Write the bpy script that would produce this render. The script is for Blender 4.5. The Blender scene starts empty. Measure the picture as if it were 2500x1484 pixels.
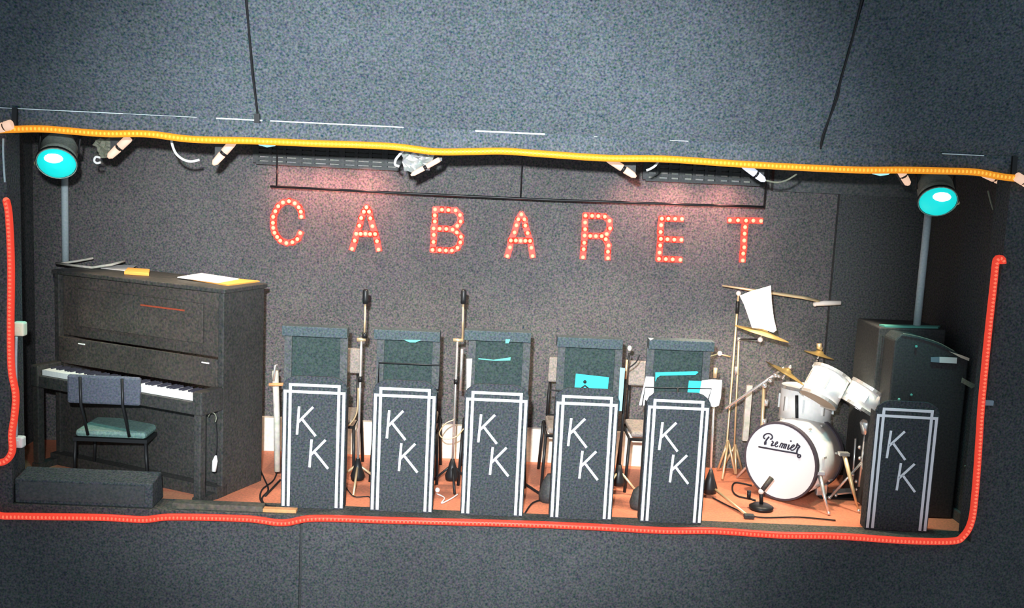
import bpy, math, random
from mathutils import Vector as V, Matrix
random.seed(7)
S = bpy.context.scene
COL = S.collection
R = math.radians

# ------------------------------------------------------------------ camera
H, PITCH, YAW, ROLL, F = 2.3, 7.716, -1.199, 2.754, 2500.0
_p, _y, _r = R(PITCH), R(YAW), R(ROLL)
CW = V((-math.sin(_y)*math.cos(_p), math.cos(_y)*math.cos(_p), -math.sin(_p)))
_r0 = V((math.cos(_y), math.sin(_y), 0)); _u0 = _r0.cross(CW)
CR = _r0*math.cos(_r) + _u0*math.sin(_r); CU = CR.cross(CW)
CC = V((0, 0, H))
cd = bpy.data.cameras.new('camera'); cam = bpy.data.objects.new('camera', cd); COL.objects.link(cam)
cd.sensor_width = 36; cd.lens = 36.0*F/2500; cd.clip_end = 100
cam.matrix_world = Matrix(((CR.x, CU.x, -CW.x, CC.x), (CR.y, CU.y, -CW.y, CC.y), (CR.z, CU.z, -CW.z, CC.z), (0, 0, 0, 1)))
S.camera = cam
# ------------------------------------------------------------------ world, hall light, exposure
wd = bpy.data.worlds.new('hall'); S.world = wd; wd.use_nodes = True
wd.node_tree.nodes['Background'].inputs[0].default_value = (0.75, 0.9, 1.0, 1)
wd.node_tree.nodes['Background'].inputs[1].default_value = 0.52
S.view_settings.view_transform = 'Standard'; S.view_settings.look = 'None'
S.view_settings.exposure = 0.0; S.view_settings.gamma = 1.0; S.view_settings.use_curve_mapping = False

def spot(name, loc, aim, power, color, size, blend=0.5, radius=0.05):
    l = bpy.data.lights.new(name, 'SPOT'); l.energy = power; l.color = color
    l.spot_size = R(size); l.spot_blend = blend; l.shadow_soft_size = radius
    o = bpy.data.objects.new(name, l); COL.objects.link(o); o.location = loc
    o.rotation_euler = (V(aim)-V(loc)).to_track_quat('-Z', 'Y').to_euler()
    return o
spot('camera_flash', (-0.2, 0.1, 2.65), (-0.25, 6.4, 1.62), 4400, (0.93, 0.98, 1.0), 53, 0.9, 0.06)

# ------------------------------------------------------------------ pixel -> point on a real plane of the stage
def ray(px, py): return CW + CR*((px-1250)/F) - CU*((py-742)/F)
def P(px, py, Y): d = ray(px, py); return CC + d*(Y/d.y)
def Zp(px, py, z=0.0): d = ray(px, py); return CC + d*((z-H)/d.z)
def PP(px, py, c, n): d = ray(px, py); return CC + d*((c-CC).dot(n)/d.dot(n))

# ------------------------------------------------------------------ materials
def mat(name, c, rough=0.7, metal=0.0, grain=0.0, gs=75, em=None, es=0.0, spec=0.3, bump=0.0, blotch=0.0, trans=0.0):
    m = bpy.data.materials.new(name); m.use_nodes = True
    nt = m.node_tree; b = nt.nodes['Principled BSDF']
    b.inputs['Base Color'].default_value = (*c, 1); b.inputs['Roughness'].default_value = rough
    b.inputs['Metallic'].default_value = metal; b.inputs['Specular IOR Level'].default_value = spec
    if trans: b.inputs['Transmission Weight'].default_value = trans
    if em: b.inputs['Emission Color'].default_value = (*em, 1); b.inputs['Emission Strength'].default_value = es
    if grain or blotch or bump:
        tc = nt.nodes.new('ShaderNodeTexCoord'); n = nt.nodes.new('ShaderNodeTexNoise')
        n.inputs['Scale'].default_value = gs; n.inputs['Detail'].default_value = 2.0
        nt.links.new(tc.outputs['Object'], n.inputs['Vector'])
        # colour = base * (1 + grain*(noise-.5)*2), part grey and part coloured speckle
        mx = nt.nodes.new('ShaderNodeMix'); mx.data_type = 'RGBA'; mx.inputs[0].default_value = 0.32
        nt.links.new(n.outputs['Fac'], mx.inputs[6]); nt.links.new(n.outputs['Color'], mx.inputs[7])
        ma = nt.nodes.new('ShaderNodeVectorMath'); ma.operation = 'MULTIPLY_ADD'
        nt.links.new(mx.outputs[2], ma.inputs[0]); g = grain*2
        ma.inputs[1].default_value = (g, g, g); ma.inputs[2].default_value = (1-grain,)*3
        mb = nt.nodes.new('ShaderNodeVectorMath'); mb.operation = 'MULTIPLY'; mb.inputs[1].default_value = c
        nt.links.new(ma.outputs[0], mb.inputs[0]); last = mb.outputs[0]
        if blotch:
            n2 = nt.nodes.new('ShaderNodeTexNoise'); n2.inputs['Scale'].default_value = 1.6; n2.inputs['Detail'].default_value = 4
            nt.links.new(tc.outputs['Object'], n2.inputs['Vector'])
            mr = nt.nodes.new('ShaderNodeMapRange'); mr.inputs[1].default_value = .3; mr.inputs[2].default_value = .7
            mr.inputs[3].default_value = 1-blotch; mr.inputs[4].default_value = 1+blotch
            nt.links.new(n2.outputs['Fac'], mr.inputs[0])
            sc = nt.nodes.new('ShaderNodeVectorMath'); sc.operation = 'SCALE'
            nt.links.new(last, sc.inputs[0]); nt.links.new(mr.outputs[0], sc.inputs['Scale']); last = sc.outputs[0]
        mc = nt.nodes.new('ShaderNodeVectorMath'); mc.operation = 'MAXIMUM'; mc.inputs[1].default_value = (.002,)*3
        nt.links.new(last, mc.inputs[0]); nt.links.new(mc.outputs[0], b.inputs['Base Color'])
        if bump:
            bp = nt.nodes.new('ShaderNodeBump'); bp.inputs['Strength'].default_value = bump; bp.inputs['Distance'].default_value = .004
            nt.links.new(n.outputs['Fac'], bp.inputs['Height']); nt.links.new(bp.outputs[0], b.inputs['Normal'])
    return m
M = {
 'header': mat('blue_grey_paint', (.076, .092, .106), .9, grain=1.7, blotch=.12, spec=.1),
 'apron': mat('charcoal_carpet', (.058, .062, .066), .95, grain=1.5, blotch=.1, spec=.1),
 'backwall': mat('dark_wall_paint', (.097, .094, .096), .9, grain=1.5, blotch=.12, spec=.1),
 'sidewall': mat('black_side_paint', (.066, .071, .074), .9, grain=1.4, spec=.1),
 'black': mat('black_matt', (.044, .048, .050), .6, grain=.9),
 'blackmetal': mat('black_metal', (.02, .021, .023), .4, .3),
 'floor': mat('terracotta_lino', (.60, .215, .125), .6, grain=.5, gs=60, blotch=.12),
 'nosing': mat('stage_edge_carpet', (.078, .080, .072), .95, grain=1.4, spec=.1),
 'panel': mat('charcoal_felt', (.048, .055, .061), .9, grain=1.5, spec=.15),
 'white': mat('white_tape', (.86, .88, .92), .6),
 'paper': mat('white_paper', (.87, .86, .84), .8),
 'cyanpaper': mat('cyan_paper', (.05, .55, .60), .8),
 'bluepaper': mat('pale_blue_paper', (.30, .68, .80), .8),
 'creampaper': mat('cream_paper', (.80, .70, .56), .8),
 'orangepaper': mat('orange_card', (.85, .36, .08), .7),
 'green': mat('dark_green_board', (.032, .052, .050), .8, grain=1.4),
 'hood': mat('slate_hood', (.060, .082, .092), .8, grain=1.4),
 'desk': mat('grey_desk_flange', (.075, .082, .085), .8, grain=1.2),
 'beige': mat('beige_grey_fabric', (.24, .215, .20), .95, grain=.9),
 'skirt': mat('white_painted_board', (.78, .72, .62), .75, grain=.35, gs=40, blotch=.08),
 'wood': mat('black_piano_lacquer', (.042, .042, .040), .5, grain=1.2, gs=60, blotch=.2),
 'brown': mat('dark_brown_veneer', (.058, .051, .045), .5, grain=1.2, gs=60, blotch=.3),
 'ivory': mat('ivory_keys', (.90, .90, .88), .35),
 'chairblue': mat('slate_blue_vinyl', (.085, .095, .125), .7, grain=1.0),
 'seatlit': mat('green_lit_vinyl', (.15, .25, .23), .6, grain=.8),  # green lamp light on the seat is put into its colour
 'chrome': mat('chrome', (.85, .84, .82), .22, .75),
 'gold': mat('brassy_steel', (.78, .60, .36), .35, .55),
 'palegrey': mat('weathered_pale_metal', (.55, .53, .46), .6, grain=.5, gs=30),
 'pipe': mat('grey_painted_pipe', (.42, .52, .56), .6, grain=.3),
 'pearl': mat('white_pearl_wrap', (.88, .88, .87), .35, grain=.15, gs=40),
 'head': mat('drum_skin', (.85, .88, .92), .5),
 'skin': mat('tan_resonant_skin', (.40, .30, .22), .6),
 'hoop': mat('dark_hoop', (.07, .06, .075), .4),
 'logo': mat('black_print', (.03, .03, .05), .7),
 'brass': mat('cymbal_bronze', (.58, .42, .16), .35, .6),
 'micblob': mat('foam_white', (.85, .75, .68), .8),
 'canbody': mat('olive_grey_can', (.30, .36, .32), .6, grain=.6),
 'lens': mat('cyan_gel', (.0, .4, .4), .5, em=(.01, .62, .60), es=1.0),
 'bulb': mat('lamp_white', (1, 1, 1), .5, em=(1.0, .98, .95), es=2.0),
 'paledisc': mat('pale_cyan_lens', (.4, .7, .75), .5, em=(.30, .72, .78), es=1.0),
 'flood': mat('lit_lamp_body', (.45, .35, .3), .5, em=(1.0, .62, .42), es=.75),  # strong light reflected off the lamp bodies, put in as emission
 'floodw': mat('lit_lamp_blade', (.8, .85, 1), .5, em=(.72, .80, 1.0), es=.75),  # bluish reflected light on the blade, also given as emission
 'foil': mat('crumpled_foil', (.45, .47, .46), .35, .5, grain=.5, gs=30),
 'cable': mat('white_cable', (.75, .75, .74), .6),
 'darkcable': mat('black_cable', (.012, .012, .014), .6),
 'ropered': mat('red_tube', (.5, .02, .01), .4, em=(.72, .055, .03), es=.85),
 'beadred': mat('red_bead', (.6, .06, .03), .4, em=(1.0, .17, .09), es=1.0),
 'ropeora': mat('orange_tube', (.6, .2, .01), .4, em=(.72, .25, .015), es=.85),
 'beadora': mat('orange_bead', (.7, .3, .02), .4, em=(1.0, .46, .06), es=1.0),
 'letter': mat('red_channel', (.5, .03, .02), .5, em=(.82, .042, .027), es=1.9),
 'letterbulb': mat('red_lamp', (.9, .3, .2), .4, em=(1.0, .40, .22), es=1.1),
 'strip': mat('pale_edge_strip', (.62, .72, .76), .6, grain=.4, gs=30),
 'slit': mat('backlit_grey', (.22, .22, .21), .6, grain=.8, gs=30),  # lighter grey stands in for light behind the slits
 'plank': mat('dark_board', (.09, .085, .07), .8, grain=1.0, gs=40),
 'pine': mat('orange_tone', (.62, .30, .13), .7, grain=.4, gs=30),
 'switch': mat('white_switch', (.86, .86, .66), .5),
 'teal': mat('teal_edge', (.12, .42, .36), .6),
 'khaki': mat('khaki_cloth', (.20, .21, .16), .9, grain=.6),
 'redgold': mat('red_lit_stripe', (.30, .06, .03), .5, grain=.6),  # trim stripe of the music desk, its red light put into the colour
 'bluegrey': mat('blue_grey_plastic', (.22, .30, .36), .6),
}

# ------------------------------------------------------------------ mesh builder
class MB:
    def __init__(s): s.v = []; s.f = []; s.sm = []
    def add(s, vs, fs, smooth=False):
        o = len(s.v); s.v += [tuple(v) for v in vs]; s.f += [tuple(i+o for i in f) for f in fs]; s.sm += [smooth]*len(fs); return s
    def box(s, lo, hi, m=None):
        (a, b, c), (d, e, f) = lo, hi
        vs = [V(q) for q in ((a,b,c),(d,b,c),(d,e,c),(a,e,c),(a,b,f),(d,b,f),(d,e,f),(a,e,f))]
        if m: vs = [m @ q for q in vs]
        return s.add(vs, [(0,3,2,1),(4,5,6,7),(0,1,5,4),(1,2,6,5),(2,3,7,6),(3,0,4,7)])
    def bar(s, a, b, w, t, up=(0, 0, 1)):
        a = V(a); b = V(b); d = (b-a); L = d.length; d.normalize(); u = V(up); x = d.cross(u)
        if x.length < 1e-4: x = d.cross(V((0, 1, 0)))
        x.normalize(); y = x.cross(d)
        vs = [q + x*sx*w/2 + y*sy*t/2 for q in (a, b) for sx, sy in ((-1,-1),(1,-1),(1,1),(-1,1))]
        return s.add(vs, [(0,1,2,3),(7,6,5,4),(0,4,5,1),(1,5,6,2),(2,6,7,3),(3,7,4,0)])
    def tube(s, pts, r, n=8, caps=True, closed=False):
        pts = [V(p) for p in pts]; N = len(pts); rs = r if isinstance(r, (list, tuple)) else [r]*N
        prev = None; vs = []
        for i in range(N):
            if closed: t = pts[(i+1) % N]-pts[i-1]
            else: t = pts[min(i+1, N-1)]-pts[max(i-1, 0)]
            if t.length < 1e-9: t = V((0, 0, 1))
            t.normalize()
            if prev is None:
                prev = t.cross(V((0, 0, 1)))
                if prev.length < 1e-3: prev = t.cross(V((1, 0, 0)))
            x = (prev - t*prev.dot(t))
            if x.length < 1e-6: x = t.orthogonal()
            x.normalize(); prev = x; y = t.cross(x)
            for k in range(n):
                a = 2*math.pi*k/n; vs.append(pts[i] + (x*math.cos(a)+y*math.sin(a))*rs[i])
        fs = [(i*n+k, i*n+(k+1) % n, (i+1)*n+(k+1) % n, (i+1)*n+k) for i in range(N-1) for k in range(n)]
        if closed: fs += [((N-1)*n+k, (N-1)*n+(k+1) % n, (k+1) % n, k) for k in range(n)]
        s.add(vs, fs, True)
        if caps and not closed:
            o = len(s.v)-len(vs); s.f += [tuple(o+k for k in reversed(range(n))), tuple(o+(N-1)*n+k for k in range(n))]; s.sm += [False, False]
        return s
    def lathe(s, prof, c, ax, n=24, smooth=True):      # prof: (radius, along axis)
        c = V(c); ax = V(ax).normalized(); x = ax.orthogonal().normalized(); y = ax.cross(x); m = len(prof)
        vs = [c + ax*h + (x*math.cos(2*math.pi*k/n)+y*math.sin(2*math.pi*k/n))*max(r, 1e-5) for r, h in prof for k in range(n)]
        fs = [(i*n+k, i*n+(k+1) % n, (i+1)*n+(k+1) % n, (i+1)*n+k) for i in range(m-1) for k in range(n)]
        return s.add(vs, fs, smooth)
    def disc(s, c, ax, r, t, n=28): return s.lathe([(0, 0), (r, 0), (r, t), (0, t)], c, ax, n, False)
    def ball(s, c, r, nu=10, nv=6, sc=(1, 1, 1)):
        vs = []; c = V(c)
        for j in range(nv+1):
            th = math.pi*j/nv
            for k in range(nu):
                a = 2*math.pi*k/nu; vs.append(c + V((math.sin(th)*math.cos(a)*sc[0], math.sin(th)*math.sin(a)*sc[1], math.cos(th)*sc[2]))*r)
        fs = [(j*nu+k, (j+1)*nu+k, (j+1)*nu+(k+1) % nu, j*nu+(k+1) % nu) for j in range(nv) for k in range(nu)]
        return s.add(vs, fs, True)
    def prism(s, poly, off):                            # poly: ordered 3-d points, off: extrusion vector
        n = len(poly); a = [V(p) for p in poly]; off = V(off); b = [p+off for p in a]
        return s.add(a+b, [tuple(range(n)), tuple(reversed(range(n, 2*n)))] + [(k, n+k, n+(k+1) % n, (k+1) % n) for k in range(n)])
    def build(s, name, m, parent=None, org=None, bevel=0.0):
        me = bpy.data.meshes.new(name)
        if org is None: org = parent.matrix_basis.translation.copy() if parent else V((0, 0, 0))
        if parent and parent.parent: org = V(parent['_org'])
        org = V(org)
        me.from_pydata([tuple(V(v)-org) for v in s.v], [], s.f); me.update()
        import bmesh
        bm = bmesh.new(); bm.from_mesh(me); bmesh.ops.recalc_face_normals(bm, faces=bm.faces); bm.to_mesh(me); bm.free()
        me.polygons.foreach_set('use_smooth', s.sm); me.materials.append(M[m] if isinstance(m, str) else m)
        o = bpy.data.objects.new(name, me); COL.objects.link(o)
        o['_org'] = tuple(org)
        if parent: o.parent = parent
        else: o.location = org
        if bevel:
            bv = o.modifiers.new('bevel', 'BEVEL'); bv.width = bevel; bv.segments = 2; bv.limit_method = 'ANGLE'
        return o

def thing(name, label, cat, loc, group=None):
    o = bpy.data.objects.new(name, None); COL.objects.link(o); o.location = loc; o.empty_display_size = .05
    return tag(o, label, cat, group)
def tag(o, label=None, cat=None, group=None, kind=None):
    if label: o['label'] = label
    if cat: o['category'] = cat
    if group: o['group'] = group
    if kind: o['kind'] = kind
    return o
def struct(name, mb, m, **k): return tag(mb.build(name, m, **k), kind='structure')
def share(name, src, parent, loc):                      # another copy of a part sharing mesh data
    c = src.copy(); c.name = name; COL.objects.link(c); c.parent = parent; c.location = loc; return c
def smoothpath(pts, n=6):                               # Catmull-Rom
    pts = [V(p) for p in pts]; q = [pts[0]]+pts+[pts[-1]]; out = []
    for i in range(1, len(q)-2):
        for k in range(n):
            t = k/n; a, b, c, d = q[i-1:i+3]
            out.append(.5*((2*b)+(c-a)*t+(2*a-5*b+4*c-d)*t*t+(3*b-a-3*c+d)*t**3))
    return out+[pts[-1]]
def resample(pts, step):
    out = [pts[0]]; acc = 0
    for a, b in zip(pts, pts[1:]):
        L = (b-a).length; p = step-acc
        while p <= L: out.append(a+(b-a)*(p/L)); p += step
        acc = (acc+L) % step
    return out

# ================================================================== THE SETTING
YF, YB, XL, XR, ZT = 6.37, 7.85, -3.0, 3.2, 2.37       # front face, back wall, opening edges, opening top
XWL, XWR = -3.5, 3.32                                  # stage side walls
struct('floor', MB().box((XWL, 6.58, -.1), (XWR, YB, 0)), 'floor')
struct('trim_1', MB().box((XL-.02, YF-.002, -.0015), (XR+.02, 6.58, .004)), 'nosing')       # dark carpeted stage edge
struct('wall_back', MB().box((XWL-.1, YB, -.1), (XWR+.1, YB+.1, 2.8)), 'backwall')
struct('wall_left', MB().box((XWL-.1, 6.5, -.1), (XWL, YB, 2.8)), 'sidewall')
struct('wall_right', MB().box((XWR, 6.5, -.1), (XWR+.1, YB, 2.8)), 'sidewall')
struct('ceiling', MB().box((XWL-.1, 6.5, 2.8), (XWR+.1, YB+.1, 2.9)), 'sidewall')
struct('baseboard_right', MB().box((XWR-.025, 6.6, 0), (XWR, 7.5, .07)), 'desk')
struct('trim_2', MB().box((2.62, YB-.05, 0), (XWR, YB, 2.2)), 'sidewall')            # black flat beside the back wall
struct('trim_3', MB().box((2.1, YB-.07, 2.2), (XWR, YB, 2.42)), 'desk')              # lighter strip above it
a = P(625, 1022, 7.80).x
struct('baseboard_back', MB().box((a, 7.80, 0), (1.36, YB, .265)), 'skirt')
# apron under the stage: two carpeted boards with a joint
apron = struct('wall_front', MB().box((-4.5, YF+.02, -1.1), (4.6, YF+.12, 0)), 'black')
for x0, x1 in ((-4.5, -1.165), (-1.147, 4.6)):
    MB().box((x0, YF, -1.1), (x1, YF+.025, -.002)).build('panel', 'apron', apron)
struct('wall_front_left', MB().box((-4.6, YF, -.002), (XL, 6.55, ZT)), 'apron')
struct('wall_front_right', MB().box((XR, YF, -.002), (4.6, 6.55, ZT)), 'apron')
# fascia beam and leaning header above the opening
struct('trim_4', MB().box((-4.6, YF-.02, ZT), (4.6, 6.55, 2.50)), 'header')
hd = tag(bpy.data.objects.new('wall_header', None), kind='structure'); COL.objects.link(hd); hd.location = (0, YF, 2.5)
HY, HZ = YF-.018, 2.50
def HD(px, py):                                          # point on the leaning header plane (30 degrees off vertical)
    return PP(px, py, V((0, HY, HZ)), V((0, -math.cos(R(30)), -math.sin(R(30)))))
def slope(x, t): return V((x, HY-t*math.sin(R(30)), HZ+t*math.cos(R(30))))
nrm = V((0, math.cos(R(30)), math.sin(R(30))))*.04
l0, l1 = HD(632, 305).x, HD(600, 0).x; r0_, r1_ = HD(2003, 366).x, HD(2106, 0).x
tl = (HD(600, 0).z-HZ)/math.cos(R(30)); sl = (l1-l0)/tl; sr = (r1_-r0_)/tl; T = 1.5; g = .006
for xa, xb, xc, xd in ((-4.6, l0-g, -4.6, l0+sl*T-g), (l0+g, r0_-g, l0+sl*T+g, r0_+sr*T-g), (r0_+g, 4.6, r0_+sr*T+g, 4.6)):
    MB().prism([slope(xa, 0), slope(xb, 0), slope(xd, T), slope(xc, T)], nrm).build('panel', 'header', hd)
MB().prism([slope(-4.6, 0)+nrm, slope(4.6, 0)+nrm, slope(4.6, T)+nrm, slope(-4.6, T)+nrm], nrm).build('backing', 'black', hd)
# worn pale paint strips along the joint of header and fascia
def edge_strip(x0, x1, h=.005):
    a_, b_ = P(x0, 265+.0505*x0, YF-.03), P(x1, 265+.0505*x1, YF-.03)
    return MB().box((a_.x, YF-.030, 2.496-h/2), (b_.x, YF-.012, 2.496+h/2))
for i, (x0, x1, h) in enumerate(((-60, 300, .0045), (300, 480, .0025), (528, 640, .0075), (660, 985, .0065), (1160, 1330, .009), (1450, 1458, .004), (1635, 1680, .003), (2300, 2402, .006))):
    tag(edge_strip(x0, x1, h).build('trim_%d' % (5+i), 'strip'), kind='structure')

# ================================================================== ROPE LIGHTS
def rope(label, pix, tubem, beadm, group=None):
    Y = YF-.045
    path = smoothpath([P(x, y, Y) for x, y in pix], 10); path = resample(path, .012)
    o = thing('rope_light', label, 'rope light', path[0], group)
    MB().tube(path, .022, 10).build('tube', tubem, o)
    b = MB()
    for p in resample(path, .0245): b.ball(p, .0262, 8, 6, (.62, 1, .62) if True else 1)
    tag(b.build('bulb', beadm, o), kind='stuff'); return o
rope('orange rope light strung along the top edge of the stage opening',
     [(-40, 318), (30, 316), (110, 315), (250, 326), (360, 327), (470, 340), (620, 344), (760, 350), (950, 357), (1060, 370), (1150, 370), (1230, 369), (1330, 376), (1480, 386), (1620, 388), (1800, 400), (1960, 409), (2100, 415), (2200, 415), (2290, 417), (2380, 420), (2450, 432), (2540, 440)],
     'ropeora', 'beadora')
rope('red rope light framing the left, bottom and right of the stage opening',
     [(15, 488), (22, 530), (27, 650), (26, 800), (28, 900), (38, 960), (36, 1010), (29, 1060), (30, 1100), (15, 1124), (-12, 1134), (-40, 1165), (-38, 1225), (-8, 1256), (60, 1260), (250, 1263), (350, 1268), (420, 1262), (600, 1266), (690, 1276), (770, 1265), (950, 1270), (1250, 1278), (1450, 1286), (1620, 1295), (1750, 1296), (1900, 1306), (2050, 1309), (2200, 1319), (2320, 1321), (2352, 1308), (2372, 1270), (2381, 1200), (2388, 1110), (2395, 1000), (2404, 900), (2414, 800), (2425, 700), (2430, 650), (2434, 632), (2446, 632), (2448, 644)],
     'ropered', 'beadred')

# ================================================================== CABARET letters on the back wall
def cr(pts, ox, oy, k): return [(ox+k*x, oy+k*y) for x, y in pts]
KC, K3 = .128, .3033
LET = [
 ('C', cr([(755,460),(745,365),(705,280),(630,205),(520,165),(405,190),(315,260),(260,355),(220,460),(215,575),(220,670),(245,765),(295,845),(355,915),(470,960),(585,945),(680,885),(735,770)], 640, 470, KC), [range(18)]),
 ('A', cr([(1995,280),(1945,365),(1895,485),(1860,630),(1800,785),(1770,915),(1720,1070),(2045,365),(2070,490),(2110,640),(2160,790),(2195,925),(2225,1085),(1885,785),(1975,785),(2065,790)], 640, 470, KC), [(0,1,2,3,4,5,6),(0,7,8,9,10,11,12),(4,13,14,15,10)]),
 ('B', cr([(1525,860),(1580,862),(1632,865),(1690,868),(1725,905),(1730,957),(1703,992),(1665,1022),(1615,1017),(1562,1015),(1513,1013),(1523,908),(1523,957),(1515,1065),(1512,1122),(1505,1185),(1562,1187),(1612,1190),(1660,1190),(1705,1168),(1728,1125),(1733,1080),(1700,1045)], 600, 250, K3), [(0,11,12,10,13,14,15),(0,1,2,3,4,5,6,7),(10,9,8,7),(7,22,21,20,19,18,17,16,15)]),
 ('A', cr([(240,900),(215,940),(200,988),(185,1045),(155,1110),(148,1165),(127,1235),(265,940),(272,990),(290,1050),(310,1113),(320,1168),(330,1235),(195,1110),(233,1112),(272,1112)], 1200, 250, K3), [(0,1,2,3,4,5,6),(0,7,8,9,10,11,12),(4,13,14,15,10)]),
 ('R', cr([(755,910),(808,912),(858,914),(910,918),(948,952),(952,1012),(925,1058),(885,1075),(838,1075),(793,1073),(748,1070),(752,965),(752,1020),(745,1128),(740,1180),(735,1245),(918,1100),(940,1150),(935,1200),(935,1252)], 1200, 250, K3), [(0,11,12,10,13,14,15),(0,1,2,3,4,5,6,7,8,9,10),(7,16,17,18,19)]),
 ('E', cr([(1368,935),(1420,935),(1475,937),(1530,938),(1362,988),(1358,1042),(1360,1097),(1413,1100),(1468,1103),(1525,1105),(1355,1150),(1350,1207),(1345,1258),(1400,1260),(1455,1262),(1517,1265)], 1200, 250, K3), [(0,4,5,6,10,11,12),(0,1,2,3),(6,7,8,9),(12,13,14,15)]),
 ('T', cr([(1915,948),(1980,948),(2045,950),(2103,950),(2165,953),(2037,1003),(2033,1055),(2030,1110),(2030,1165),(2022,1215),(2018,1270)], 1200, 250, K3), [(0,1,2,3,4),(2,5,6,7,8,9,10)]),
]
WHICH = ['letter C, first of the red bulb sign on the back wall', 'letter A of the red bulb sign, between C and B', 'letter B of the red bulb sign, third on the back wall',
         'letter A of the red bulb sign, between B and R', 'letter R of the red bulb sign on the back wall', 'letter E of the red bulb sign, between R and T', 'letter T closing the red bulb sign, above the drum kit']
bulbmesh = None
for (ch, pts, strokes), lab in zip(LET, WHICH):
    Y = YB-.03; pw = [P(x, y, Y) for x, y in pts]
    cx = sum(p.x for p in pw)/len(pw); cz = min(p.z for p in pw)
    o = thing('marquee_letter', 'glowing red '+lab, 'sign letter', (cx, YB-.02, cz), 'CABARET sign letters')
    b = MB()
    for st in strokes:
        st = list(st)
        for i, j in zip(st, st[1:]):
            d = (pw[j]-pw[i]).normalized()*.016; b.bar(pw[i]-d, pw[j]+d, .046, .026, (0, 1, 0))
    b.build('channel', 'letter', o)
    for p in pw:
        loc = V((p.x, YB-.048, p.z))-V(o.location)
        if bulbmesh is None:
            q = MB().ball((0, 0, 0), .0155, 10, 8).build('bulb', 'letterbulb', None, (0, 0, 0)); q.parent = o; q.location = loc; bulbmesh = q
        else: share('bulb', bulbmesh, o, loc)

# ================================================================== BANDSTANDS with KK
def bandstand(px, py, label, src=None, rz=0.0, dy=0.0):
    base = P(px, py, 6.5); loc = V((base.x, 6.5+dy, .005))
    if src:
        r = src.copy(); COL.objects.link(r); r.location = loc; r['label'] = label
        for ch in src.children:
            c = ch.copy(); COL.objects.link(c); c.parent = r
        r.rotation_euler.z = rz; return r
    o = thing('bandstand', label, 'bandstand', (0, 0, 0), 'KK bandstands')
    pl = [(-.207, 0), (.207, 0), (.207, .815), (.195, .845), (.160, .872), (.125, .884), (-.125, .884), (-.160, .872), (-.195, .845), (-.207, .815)]
    MB().prism([(x, 0, z) for x, z in pl], (0, .02, 0)).build('front_panel', 'panel', o, bevel=.003)
    for sx in (-1, 1): MB().box((sx*.205-(.008 if sx > 0 else 0), .021, 0), (sx*.205+(.008 if sx < 0 else 0), .11, .80)).build('side_panel', 'panel', o)
    MB().box((-.197, .03, .70), (.197, .11, .715)).build('shelf', 'panel', o)
    y0, y1 = -.0035, 0
    def st(lo, hi): MB().box((lo[0], y0, lo[1]), (hi[0], y1, hi[1])).build('stripe', 'white', o)
    w = .0185
    st((-.199, .012), (-.199+w, .790)); st((.199-w, .012), (.199, .790))          # outer pair
    st((-.166, .012), (-.166+w, .835)); st((.166-w, .012), (.166, .835))          # inner pair
    y0 = -.0042; st((-.199, .772), (.199, .790)); st((-.166, .817), (.166, .835))
    for ox, oz in ((0, 0), (.0855, -.2155)):
        b = MB(); y = -.002
        A, B, C_, D, E_, G = (-.098, .683), (-.108, .496), (-.008, .683), (-.100, .580), (-.078, .601), (.013, .491)
        for p, q in ((A, B), (C_, D), (E_, G)): b.bar((p[0]+ox, y, p[1]+oz), (q[0]+ox, y, q[1]+oz), .0155, .004, (0, 1, 0))
        b.build('letter_k', 'white', o)
    o.location = loc; o.rotation_euler.z = rz
    return o
B0 = bandstand(762, 1240, 'charcoal KK bandstand beside the piano, first from the left')
BL = ['charcoal KK bandstand second from the piano, between the two straight microphone stands', 'charcoal KK bandstand third from the piano, mid row',
      'charcoal KK bandstand fourth from the piano, pale blue paper at its right', 'charcoal KK bandstand next to the bass drum, white papers behind it',
      'dim charcoal KK bandstand standing alone right of the drum kit']
BC = [762]
for (x, y), l, dy in zip(((979, 1247), (1200, 1256), (1417, 1264), (1637, 1271), (2192, 1292)), BL, (0, 0, .0, .0, .03)):
    bandstand(x, y, l, B0, -.05 if x > 2000 else 0, dy); BC.append(x)

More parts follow.
